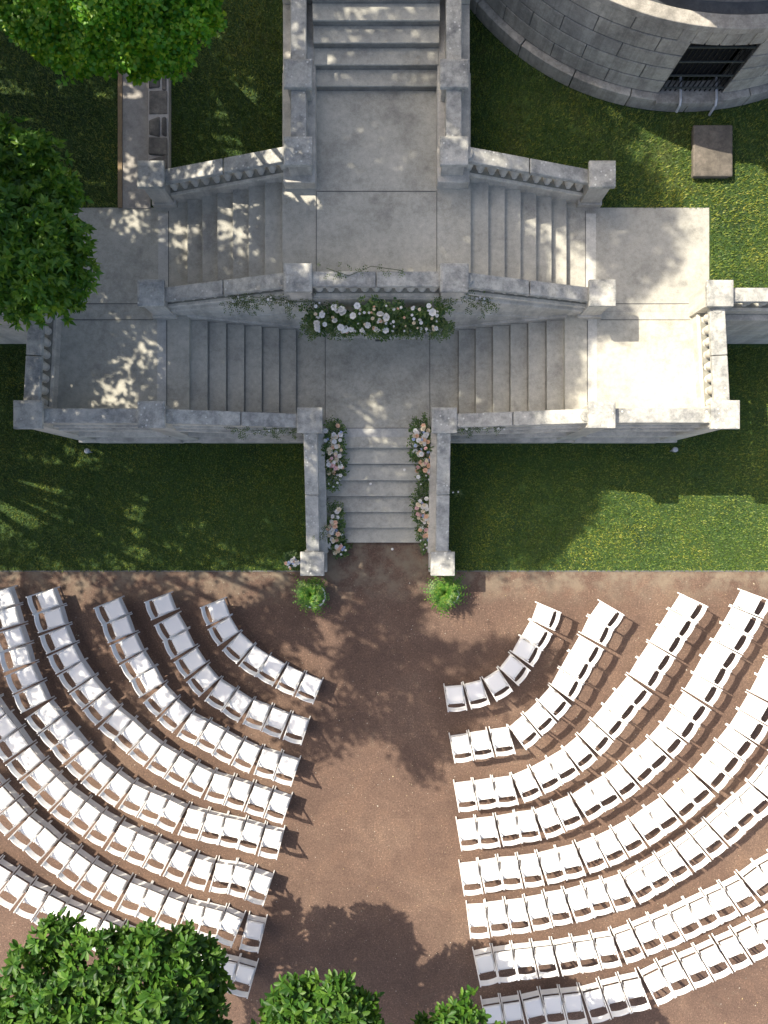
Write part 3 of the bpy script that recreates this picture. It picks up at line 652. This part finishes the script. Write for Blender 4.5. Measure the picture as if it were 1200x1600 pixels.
def trunk_parts(root, base, tops, r0=.16):
    q = MB(); bx, by, bz = base
    cx = sum(t_[0] for t_ in tops) / len(tops); cy = sum(t_[1] for t_ in tops) / len(tops); cz = min(t_[2] for t_ in tops)
    fork = Vector((bx + (cx - bx) * .35, by + (cy - by) * .35, bz + (cz - bz) * .45))
    q.tube([base, (bx + .1, by + .05, bz + (fork.z - bz) * .5), fork], r0, 9, r0 * .7)
    part('trunk', q, 'bark', root, 0, True)
    for t_ in tops:
        T = Vector(t_); m_ = (fork + T) / 2 + Vector((0, 0, -.15)); 
        part('limb', MB().tube([fork - Vector((0, 0, .05)), m_, T], r0 * .5, 6, r0 * .12), 'bark', root, 0, True)
def px_blobs(lst, hdef): return [((U(x, y, h or hdef)), r * sc(h or hdef), r * sc(h or hdef) * .8) for (x, y, r, h) in lst]
# maple at the top left
T1 = px_blobs([(55, 15, 60, 0), (110, 45, 62, 0), (175, 35, 70, 7.3), (235, 35, 65, 0), (290, 25, 50, 0), (125, 85, 34, 6.6), (232, 92, 36, 6.6), (185, 75, 40, 6.7), (262, 70, 40, 6.8), (80, 62, 36, 6.7), (20, -30, 60, 0), (150, -60, 110, 7.8), (300, -50, 60, 7.2), (318, 30, 26, 6.7)], 7.0)
T1 = [(c, r, rz) for c, r, rz in T1]
tr = thing('maple_tree', 'bright green maple crown hanging over the path at the top left', 'tree', (-5.6, 11.5, B))
P, O = blob_points(T1, 10500, .5); P = P + np.sin(P[:, [1, 2, 0]] * 9) * .06; D = unit(O * .5 + RNG.normal(size=O.shape) * np.array([1, 1, .35]) + np.array([0, 0, -.1]))
V, Fq = leafcloud(P, D, .068, .06, .12); link('crown', npmesh('crown', V - np.array(tr.location), Fq, 'maple'), tr)
trunk_parts(tr, (-5.6, 11.5, B), [tuple(c - Vector((0, 0, rz * .5))) for c, r, rz in T1[:9]], .2)
# broadleaf tree at the left edge
T2 = px_blobs([(15, 235, 38, 0), (55, 255, 42, 0), (88, 300, 34, 0), (40, 320, 52, 0), (95, 352, 38, 5.8), (122, 432, 30, 5.6), (105, 400, 36, 5.8), (45, 395, 55, 6.3), (30, 450, 48, 0), (78, 462, 36, 5.7), (112, 468, 20, 5.4), (5, 290, 50, 0), (-50, 350, 90, 6.5), (-30, 440, 60, 6), (60, 350, 45, 6.3)], 6.0)
tr = thing('broadleaf_tree', 'dark green large leaved tree overhanging the left end of the terrace', 'tree', (-8.2, 6.3, B))
P, O = blob_points(T2, 800, .45); P = P + O * RNG.normal(size=(len(P), 1)) * .07; V, Fq = rosettes(P, O, 7, .13, .062, 1.1); link('crown', npmesh('crown', V - np.array(tr.location), Fq, 'oak'), tr)
trunk_parts(tr, (-8.2, 6.3, B), [tuple(c - Vector((0, 0, rz * .6))) for c, r, rz in T2[:9]], .17)
# magnolias at the bottom edge
def magnolia(lst, h, label, base):
    up = {3.0: 1.6, 2.9: 1.5, 2.5: .9}[h]; lst = [(a_, b_, c_, (d_ or h) + up) for a_, b_, c_, d_ in lst]
    bl = [(c, r_ * .9, rz) for c, r_, rz in px_blobs(lst, h)]
    r = thing('magnolia_shrub', label, 'shrub', base, 'glossy magnolia shrubs at the bottom edge')
    P, O = blob_points(bl, 250, .3, -.25); P = P + O * RNG.normal(size=(len(P), 1)) * .07; V, Fq = rosettes(P, O, 8, .165, .07, 1.1, roundleaf)
    P2, O2 = blob_points([(c, r_ * .8, rz * .8) for c, r_, rz in bl], 260, .6, -.6); V2, F2 = rosettes(P2, O2, 7, .16, .065, 1.2, roundleaf)
    link('crown', npmesh('crown', np.concatenate([V, V2]) - np.array(base), np.concatenate([Fq, F2 + len(V)]), 'magnolia'), r)
    trunk_parts(r, base, [tuple(c - Vector((0, 0, rz * .5))) for c, r_, rz in bl], .07)
magnolia([(92, 1462, 36, 2.9), (60, 1515, 48, 3.0), (150, 1500, 50, 3.2), (190, 1470, 26, 2.8), (232, 1480, 42, 3.2), (290, 1490, 42, 3.0), (325, 1498, 32, 2.8), (335, 1545, 24, 2.4), (250, 1560, 72, 3.4), (110, 1580, 72, 3.3), (15, 1575, 46, 2.9), (318, 1588, 42, 2.8), (200, 1660, 110, 3.4), (60, 1680, 90, 3.2), (330, 1670, 50, 3.0)], 3.0,
         'largest glossy magnolia filling the bottom left corner over the last chairs', (-4.9, -10.7, 0))
magnolia([(442, 1576, 30, 2.7), (470, 1556, 30, 2.9), (525, 1552, 34, 3.0), (562, 1572, 30, 2.8), (480, 1590, 48, 3.0), (550, 1605, 44, 3.0), (430, 1606, 28, 2.6), (500, 1670, 80, 3.1), (590, 1650, 50, 2.9)], 2.9,
         'glossy magnolia at the bottom edge in the shaded aisle', (-1.3, -11.7, 0))
magnolia([(700, 1588, 26, 2.4), (735, 1583, 20, 2.4), (672, 1602, 24, 2.3), (710, 1640, 50, 2.6), (770, 1660, 60, 3.0), (840, 1690, 60, 3.2)], 2.5,
         'small glossy magnolia sprig at the bottom edge right of the aisle', (1.9, -12.1, 0))
# tall trees beyond the left edge; their crowns shade the stairs, left rows and centre of the court
POLY = [(7.3, 5.2), (7.4, 4.1), (6.3, 3.05), (6.0, 2.3), (5.4, 1.5), (4.85, .5), (4.7, -.1), (4.1, -.6), (3.8, -1.3), (1.5, -1.3), (.9, -1.7), (.7, -2.6), (1.7, -3.1), (3.2, -3.1), (3.7, -3.4), (3.5, -4.0), (2.5, -4.4), (1.7, -5.0), (1.4, -5.7), (.8, -6.1), (.0, -5.0), (-1.1, -5.3), (-1.8, -5.7), (-2.4, -4.8), (-4.4, -4.7), (-6.4, -5.3), (-9.0, -6.0), (-14, -6.5), (-14, 12), (6.0, 12), (6.4, 7.2)]
HOLES = [(1.1, 4.0, .55, .06), (1.9, 3.75, .4, .1), (-.55, 4.3, .6, .12), (.3, 4.5, .35, .1), (5.7, 3.75, .45, .1), (5.2, 4.5, .4, .15), (-5.2, -4.3, .7, .3), (-3.0, -4.2, .6, .35), (-7.0, -5.0, .9, .25), (-1.4, -4.9, .5, .35), (.0, -4.1, .4, .6), (2.3, -4.0, .5, .4),
         (-3.1, 2.2, .35, .2), (-4.0, 1.4, .35, .3), (.6, .9, .35, .5), (-3.2, 9.0, .5, .2), (-.9, 6.7, .45, .25), (-5.0, 5.7, .4, .3), (-7.6, .6, .5, .2), (-8.3, -.4, .6, .3), (-5.0, -1.2, .4, .5), (-6.2, -1.4, .5, .4), (1.8, 6.8, .5, .5), (3.5, 7.2, .6, .5), (-2.1, -2.2, .4, .5), (-7.4, 7.4, .5, .4)]
_r = random.Random(5)
HOLES += [(_r.uniform(-9, -.8), _r.uniform(-4.6, -1.6), _r.uniform(.12, .36), .1) for _ in range(40)]
HOLES += [(_r.uniform(-9, 2.5), _r.uniform(-1.5, 7.5), _r.uniform(.15, .3), .1) for _ in range(26)]
HOLES += [(-8.1, .74, .5, .02), (-8.8, -.15, .5, .02), (-5.7, -1.0, .35, .05), (-5.7, .0, .35, .1), (-1.42, 6.95, .4, .02), (-1.3, 6.3, .35, .02), (-1.5, 7.6, .3, .05), (-6.2, 7.5, .45, .05), (-4.1, -1.6, .3, .05), (-7.3, -1.6, .3, .05)]
def inpoly(x, y):
    c = False; j = len(POLY) - 1
    for i in range(len(POLY)):
        xi, yi = POLY[i]; xj, yj = POLY[j]
        if (yi > y) != (yj > y) and x < (xj - xi) * (y - yi) / (yj - yi) + xi: c = not c
        j = i
    return c
clumps = []
for _ in range(90000):
    if len(clumps) >= 7000: break
    x, y = random.uniform(-14, 7.6), random.uniform(-6.6, 12)
    if not inpoly(x, y): continue
    if any(math.hypot(x - hx, y - hy) < hr + .16 and random.random() > dn for hx, hy, hr, dn in HOLES): continue
    hmin = max(7.0, (x + 12) / 1.2); h = hmin + random.random() * 3.0
    clumps.append((x - .745 * h, y + .43 * h, h))
bases = [(-14.5, 15.5, B), (-12.5, 9.0, B), (-13.5, 3.0, 0), (-17.0, 10.0, B)]
sets = [[] for _ in bases]
for c in clumps:
    k = min(range(4), key=lambda i: math.hypot(c[0] - bases[i][0] - 2, c[1] - bases[i][1])); sets[k].append(c)
TL = ['northernmost tall tree beyond the left edge, seen only as shade on the top steps', 'tall tree beyond the left edge, seen only as shade over the landings',
      'tall tree beyond the left edge, seen only as dappled shade on the left chairs', 'farthest tall tree beyond the left edge, seen only as shade on the upper lawn']
for k, (b, cl) in enumerate(zip(bases, sets)):
    if not cl: continue
    cl = np.array(cl); r = thing('tall_tree', TL[k], 'tree', b, 'tall shade trees beyond the left edge')
    n = 30; P = np.repeat(cl, n, 0) + RNG.normal(size=(len(cl) * n, 3)) * .16
    D = unit(RNG.normal(size=P.shape) * np.array([1, 1, .5])); V, Fq = leafcloud(P, D, .15, .11, .1)
    link('crown', npmesh('crown', V - np.array(b), Fq, 'tall'), r)
    idx = RNG.choice(len(cl), min(14, len(cl)), replace=False)
    trunk_parts(r, b, [tuple(map(float, cl[i])) for i in idx], .28)

# potted ferns
def fern(px, py, hgt, rad, label, n=210):
    c = U(px, py, hgt); r = thing('potted_fern', label, 'potted plant', (c.x, c.y, 0), 'ferns in white pots at the foot of the steps')
    x, y = c.x, c.y
    part('pot', MB().lathe([(.15, 0), (.2, .02), (.25, .40), (.275, .42), (.275, .46), (.24, .46), (.235, .42)], (x, y, 0), 20), 'pot', r, 0, True)
    part('soil', MB().lathe([(.23, .40), (.23, .425)], (x, y, 0), 16), 'bark', r)
    V = []; Fc = []
    for i in range(n):
        a = random.uniform(0, 6.283); L_ = rad * random.choice([.7, .85, .9, 1.0, 1.25]) * random.uniform(.8, 1.1); el = random.uniform(.15, 1.45); pts = []
        for j in range(11):
            u = j / 10; rr = L_ * (u * math.cos(el) + .25 * u * u); zz = L_ * (u * math.sin(el) * 1.1 - .75 * u * u * (1.1 - .4 * math.sin(el)))
            pts.append(Vector((math.cos(a) * rr - .05, math.sin(a) * rr + .03, .44 + zz)))
        for j in range(1, 10):
            d = (pts[j + 1] - pts[j - 1]).normalized(); sd = d.cross(Vector((0, 0, 1))).normalized(); wl = .06 * math.sin(math.pi * min(1, (j + 1.2) / 11)) + .008
            for sg in (-1, 1):
                k = len(V); p0 = pts[j] - d * .02; p1 = pts[j] + d * .014
                tip = pts[j] + sd * sg * wl + d * .02 - Vector((0, 0, .008))
                V += [tuple(p0), tuple(p1), tuple(tip), tuple(p0 * .5 + tip * .5 + Vector((0, 0, .004)))]; Fc.append((k, k + 1, k + 2, k + 3))
    link('fronds', npmesh('fronds', np.array(V), np.array(Fc), 'fern'), r)
fern(489, 932, .55, .42, 'round green fern in a white pot below the left newel post')
fern(699, 928, .55, .47, 'spiky sunlit fern in a white pot below the right newel post')

# flowers
def bloom_mesh(nm):
    V = []; Fc = []
    for ring_, (n, rr, tilt, z) in enumerate(((6, 1.0, .25, 0), (6, .78, .7, .12), (5, .5, 1.1, .22), (3, .28, 1.35, .28))):
        for i in range(n):
            a = 2 * math.pi * (i + .5 * (ring_ % 2)) / n; ca, sa = math.cos(a), math.sin(a)
            def P3(u, v): # u outwards, v sideways
                ro = u * rr * math.cos(tilt); zo = z + u * rr * math.sin(tilt) * .8
                return (ca * ro - sa * v, sa * ro + ca * v, zo)
            wd = rr * .55; k = len(V)
            V.extend([P3(.05, 0), P3(.6, wd), P3(1.0, wd * .55), P3(1.06, 0), P3(1.0, -wd * .55), P3(.6, -wd)])
            Fc.append(tuple(range(k, k + 6)))
    me = bpy.data.meshes.new('bloom_' + nm); me.from_pydata(V, [], Fc); me.materials.append(M['f_' + nm]); return me
BL = {k: bloom_mesh(k) for k in ('white', 'cream', 'peach', 'pink', 'blue')}
def add_bloom(root, pt, r_, kind, name='rose'):
    o = link(name, BL[kind], root, Vector(pt) - root.location); o.scale = (r_, r_, r_)
    o.rotation_euler = (random.uniform(-.5, .5), random.uniform(-.5, .5), random.uniform(0, 6)); return o
def sprigs(root, pts, dirs, n_each, length, lw, mt='sprig', name='foliage'):
    """leafy twigs: several leaves along each twig"""
    P = []; D = []
    for p0, d0 in zip(pts, dirs):
        p0 = Vector(p0); d0 = Vector(d0).normalized()
        for j in range(n_each):
            u = j / n_each; q = p0 + d0 * length * u + Vector((0, 0, -.25 * length * u * u))
            sd = d0.cross(Vector((0, 0, 1))); sd = sd.normalized() if sd.length > .01 else Vector((1, 0, 0))
            s = 1 if j % 2 else -1
            P.append(q); D.append((d0 * .6 + sd * s * .8 + Vector((0, 0, random.uniform(-.3, .4)))).normalized())
    V, Fq = leafcloud(np.array(P), np.array(D), lw, lw * .5, .12)
    return link(name, npmesh(name, V - np.array(root.location), Fq, mt), root)
def arrangement(label, line, wid, nf, pal, nt_=150, stray=2.0, lwid=.075, white_end=True, name='flower_arrangement'):
    """line: list of (px, py, h) from the top down; a loose bank of foliage with blooms on it"""
    pts = [U(*q) for q in line]; c = pts[len(pts) // 2]
    r = thing(name, label, 'flowers', (c.x, c.y, pts[-1].z - .1), 'flower arrangements on the bottom steps')
    def at(f):
        f *= len(pts) - 1; i = min(int(f), len(pts) - 2); return pts[i].lerp(pts[i + 1], f - i)
    tp = []; td = []
    for i in range(nt_):
        f = random.random(); q = at(f); wv = wid * (.4 + .6 * math.sin(math.pi * min(1, f * .8 + .15)))
        a = random.uniform(0, 6.283); rad = random.random() ** .6
        tp.append(q + Vector((math.cos(a) * wv * rad, math.sin(a) * wv * rad, -.12 + .12 * (1 - rad)))); td.append((math.cos(a) * .8, math.sin(a) * .8 + (.25 if f < .3 else 0), random.uniform(.1, .9)))
    sprigs(r, tp, td, 7, .12 * stray / 2 + .04, lwid)
    tp = []; td = []
    for i in range(12):
        a = random.uniform(0, 6.283); f = random.choice([.02, .1, random.random()]); tp.append(at(f)); td.append((math.cos(a), math.sin(a) + (1.2 if f < .15 else 0), .25))
    sprigs(r, tp, td, 10, wid * 1.5, .045, 'ivy', 'twigs')
    for i in range(nf):
        f = (i + random.random()) / nf; q = at(.08 + f * .88); a = random.uniform(0, 6.283); rad = random.random() ** .6 * wid * 1.0
        kind = random.choice(pal); rr = {'white': .052, 'cream': .05, 'peach': .052, 'pink': .045, 'blue': .034}[kind] * random.uniform(.75, 1.15)
        if f > .84 and white_end: kind = 'white'; rr = random.uniform(.018, .03)
        add_bloom(r, q + Vector((math.cos(a) * rad, math.sin(a) * rad, .05 + .05 * (1 - rad / wid))), rr, kind, 'rose' if rr > .03 else 'small_bloom')
    return r
PAL = ['white', 'white', 'white', 'white', 'cream', 'cream', 'cream', 'peach', 'peach', 'pink', 'blue', 'white']
arrangement('tall bank of white, peach and pink roses against the left upper cheek wall', [(523, 668, 1.5), (520, 700, 1.35), (522, 728, 1.1), (520, 758, .8)], .2, 74, PAL, 125)
arrangement('bank of pale flowers at the left foot of the bottom steps', [(520, 795, .75), (521, 825, .6), (524, 852, .3), (535, 858, .2)], .19, 54, PAL, 100)
arrangement('sunlit bank of cream and peach roses against the right upper cheek wall', [(659, 662, 1.5), (657, 690, 1.4), (662, 722, 1.1), (666, 755, .8)], .19, 76, ['white', 'cream', 'cream', 'peach', 'peach', 'pink', 'white', 'blue'], 125)
arrangement('slender bank of white and peach flowers at the right foot of the bottom steps', [(658, 775, .85), (662, 800, .7), (666, 832, .45), (668, 855, .2)], .15, 50, PAL, 80)
# vase on the lawn beside the left newel post
c = U(457, 878, .25); r = thing('flower_vase', 'small glass vase of white and peach flowers beside the left newel post', 'vase', (c.x, c.y, 0))
part('vase', MB().lathe([(.06, 0), (.09, .02), (.11, .12), (.09, .2), (.1, .24)], (c.x, c.y, 0), 14), 'glass', r, 0, True)
tp = [c + Vector((random.uniform(-.06, .06), random.uniform(-.05, .05), .02)) for _ in range(46)]
td = [(random.uniform(-1, .5), random.uniform(-.4, 1.2), random.uniform(.1, .8)) for _ in range(46)]
sprigs(r, tp, td, 8, .26, .065)
for i in range(24):
    a = random.uniform(0, 6.283); add_bloom(r, c + Vector((math.cos(a) * random.random() * .16 + .02, math.sin(a) * random.random() * .14 - .02, .12 + random.random() * .08)), random.uniform(.028, .045), random.choice(['white', 'white', 'peach', 'blue']))
# the big spray on the ledge of the middle wall
r = thing('flower_garland', 'wide spray of greenery and white blooms hanging on the middle wall', 'flowers', (AX, 3.8, 2.86))
tp = []; td = []
for i in range(620):
    x = random.uniform(-1, 1) * random.choice([1, 1, .95, 1.12]); xx = AX + x * 1.17; u = random.random(); env = 1 - .35 * abs(x) ** 3 + .22 * math.sin(x * 9 + 1) * math.cos(x * 4)
    if u > .93 - .25 * abs(math.sin(x * 6 + .7)) and abs(x) > .3: continue
    tp.append((xx, 3.88 - .38 * (1 - u) * env, 2.9 + 1.0 * u * (.55 + .4 * random.random()))); td.append((random.uniform(-1, 1) + x * .4, random.uniform(-1, .1), random.uniform(-.5, .7)))
sprigs(r, tp, td, 7, .17, .085)
tp = []; td = []
for i in range(260):
    x = random.uniform(-1.2, 1.2) if i % 2 else random.choice([-1.05, -.8, -.42, .1, .55, .9, 1.1]) + random.gauss(0, .05); tp.append((AX + x * 1.2, 3.55 + random.uniform(-.14, .15) - (.02 if i % 2 == 0 else 0), 2.98 + random.uniform(-.12 if i % 2 == 0 else -.1, .3))); td.append((random.uniform(-1, 1), random.uniform(-1, -.1), -.6))
sprigs(r, tp, td, 8, .15, .055, 'ivy', 'trailing_leaves')
for i in range(100):
    x = random.gauss(0, .62) if i % 3 else random.uniform(-1, 1); x = max(-1, min(1, x)); k = random.choice(['white'] * 6 + ['cream', 'cream', 'peach'])
    big = i % 4 == 0
    u = random.random() ** 1.3 * .75
    add_bloom(r, (AX + x * 1.12, 3.42 + u * .42, 3.1 + u * .95), random.uniform(.045, .075) if big else random.uniform(.018, .038), 'white' if big else k, 'large_bloom' if big else 'small_bloom')
def vine(label, line, dens, wid, drops=3, flowers=10):
    pts = [U(*q) for q in line]; r = thing('trailing_vine', label, 'vine', pts[0], 'trailing jasmine vines on the walls')
    tp = []; td = []
    def at(f):
        f *= len(pts) - 1; i = min(int(f), len(pts) - 2); return pts[i].lerp(pts[i + 1], f - i)
    for i in range(dens):
        f = random.random() ** 1.2; q = at(f); cl = math.sin(f * 23 + pts[0].x * 9) * .5 + .5
        if random.random() > .35 + .65 * cl: continue
        tp.append(q + Vector((random.gauss(0, wid), random.gauss(0, wid * .6) - .02, random.gauss(0, wid)))); td.append((random.uniform(-1, 1), random.uniform(-1, .3), random.uniform(-.6, .5)))
    for j in range(drops):
        q = at((j + .5) / drops + random.uniform(-.1, .1) if drops else 0)
        for i in range(9):
            tp.append(q + Vector((random.gauss(0, .03), -.02 - .012 * i, -.09 * i))); td.append((random.uniform(-1, 1), random.uniform(-.6, 0), -.7))
    sprigs(r, tp, td, 6, .13, .04, 'ivy')
    part('stem', MB().tube([p_ + Vector((0, -.01, 0)) for p_ in pts], .006, 5), 'stem', r)
    for i in range(flowers): add_bloom(r, at(random.random()) + Vector((random.gauss(0, wid), -.05, random.gauss(0, wid))), random.uniform(.018, .03), 'white', 'small_bloom')
# on the sloping middle walls, on the coping, and on the lower walls
vine('leafy vine trailing over the sloping wall left of the big flower spray', [(490, 470, 3.5), (455, 470, 3.5), (420, 466, 3.6), (385, 462, 3.5), (352, 470, 3.2)], 210, .12, 4, 22)
vine('thin leafy vine trailing over the sloping wall right of the big flower spray', [(692, 465, 3.6), (720, 458, 3.7), (750, 464, 3.5), (775, 478, 3.3)], 100, .09, 3, 8)
vine('small vine sprig hanging on the wall left of the bottom steps', [(470, 668, 2.15), (440, 668, 2.2), (400, 672, 2.3), (358, 668, 2.45)], 60, .05, 3, 5)
vine('small vine sprig hanging on the wall right of the bottom steps', [(716, 668, 2.15), (740, 664, 2.3), (790, 667, 2.3)], 50, .04, 1, 5)
vine('wispy vine lying across the coping above the big flower spray', [(510, 418, 4.2), (545, 430, 4.2), (580, 415, 4.2), (630, 422, 4.2)], 34, .06, 0, 0)
vine('stray vine leaves spilling over the left cheek wall by the lower flowers', [(485, 830, 1.2), (500, 838, 1.1), (512, 820, .9)], 40, .06, 0, 4)
vine('tiny stray sprig on the outside of the right cheek wall', [(706, 765, 1.0), (712, 768, 1.0), (717, 764, .95)], 14, .04, 0, 2)
# fallen petals
for i, (px, py, h, nm) in enumerate(((579, 756, .64, 'fourth step'), (632, 734, .8, 'fifth step near the right flowers'), (613, 858, .012, 'gravel just below the bottom step'), (668, 766, .6, 'step beside the right flowers'))):
    c = U(px, py, h + .02)
    o = link('petal', BL['white'], None, c); o.scale = (.03, .03, .02); tag(o, 'single white fallen bloom on the ' + nm, 'petal', 'fallen white blooms')

# ------------------------------------------------------------------ grass, fallen leaves, grit (stuff)
def blades(name, rects, z, dens, seed):
    rg = np.random.default_rng(seed); P = []
    for (x0, x1, y0, y1) in rects:
        n = int((x1 - x0) * (y1 - y0) * dens); P.append(np.stack([rg.uniform(x0, x1, n), rg.uniform(y0, y1, n), np.full(n, z)], 1))
    P = np.concatenate(P); d2 = np.hypot(P[:, 0] - TX, P[:, 1] - TY); P = P[d2 > TR + .15]; n = len(P)
    a = rg.uniform(0, 6.283, n); hh = rg.uniform(.03, .07, n); ln = rg.uniform(.01, .06, n); wd = rg.uniform(.006, .013, n)
    ax = np.stack([np.cos(a), np.sin(a), np.zeros(n)], 1); sd = np.stack([-np.sin(a), np.cos(a), np.zeros(n)], 1)
    V = np.stack([P - sd * wd[:, None], P + sd * wd[:, None], P + ax * ln[:, None] + np.array([0, 0, 1]) * hh[:, None]], 1).reshape(-1, 3)
    o = link(name, npmesh(name, V, np.arange(n * 3).reshape(-1, 3), 'blade')); o['kind'] = 'stuff'
    o['label'] = 'short mown grass'; return o
blades('grass', [(-9.5, AX - 1.6, LE + .02, 1.55), (AX + 1.6, 9.5, LE + .02, 1.55), (-9.5, -6.95, 1.55, 3.8), (6.85, 9.5, 1.55, 3.8)], .01, 1500, 3)
blades('upper_grass', [(-9, AX - 5.22, 6.12, 11), (AX - 4.12, AX - 1.75, 6.55, 11), (AX + 1.75, 9, 6.55, 11), (AX + 4.5, 9, 6.12, 6.55), (AX + 6.7, 9, 4.3, 6.12), (-9, AX - 6.7, 4.3, 6.12)], B, 1500, 4)
rg = np.random.default_rng(9); n = 2600
P = np.stack([rg.uniform(-9, 9, n), rg.uniform(-12, LE, n), rg.uniform(.004, .012, n)], 1); a = rg.uniform(0, 6.283, n); s_ = rg.uniform(.004, .013, n) * np.where(rg.random(n) > .93, 1.9, 1)
V = np.stack([P + np.stack([np.cos(a + k * 1.5708) * s_ * (1 if k % 2 else .6), np.sin(a + k * 1.5708) * s_ * (1 if k % 2 else .6), np.full(n, .002 * (k % 2))], 1) for k in range(4)], 1).reshape(-1, 3)
m, t, p = nodemat('litter'); geo = N(t, 'ShaderNodeNewGeometry')
t.links.new(ramp(t, geo.outputs['Random Per Island'], [(0, (.4, .3, .1)), (.4, (.45, .4, .3)), (.7, (.25, .2, .1)), (1, (.6, .58, .5))]), p.inputs['Base Color']); M['litter'] = m
o = link('leaf_litter', npmesh('leaf_litter', V, np.arange(n * 4).reshape(-1, 4), 'litter')); o['kind'] = 'stuff'; o['label'] = 'specks of dry leaf and grit on the gravel'
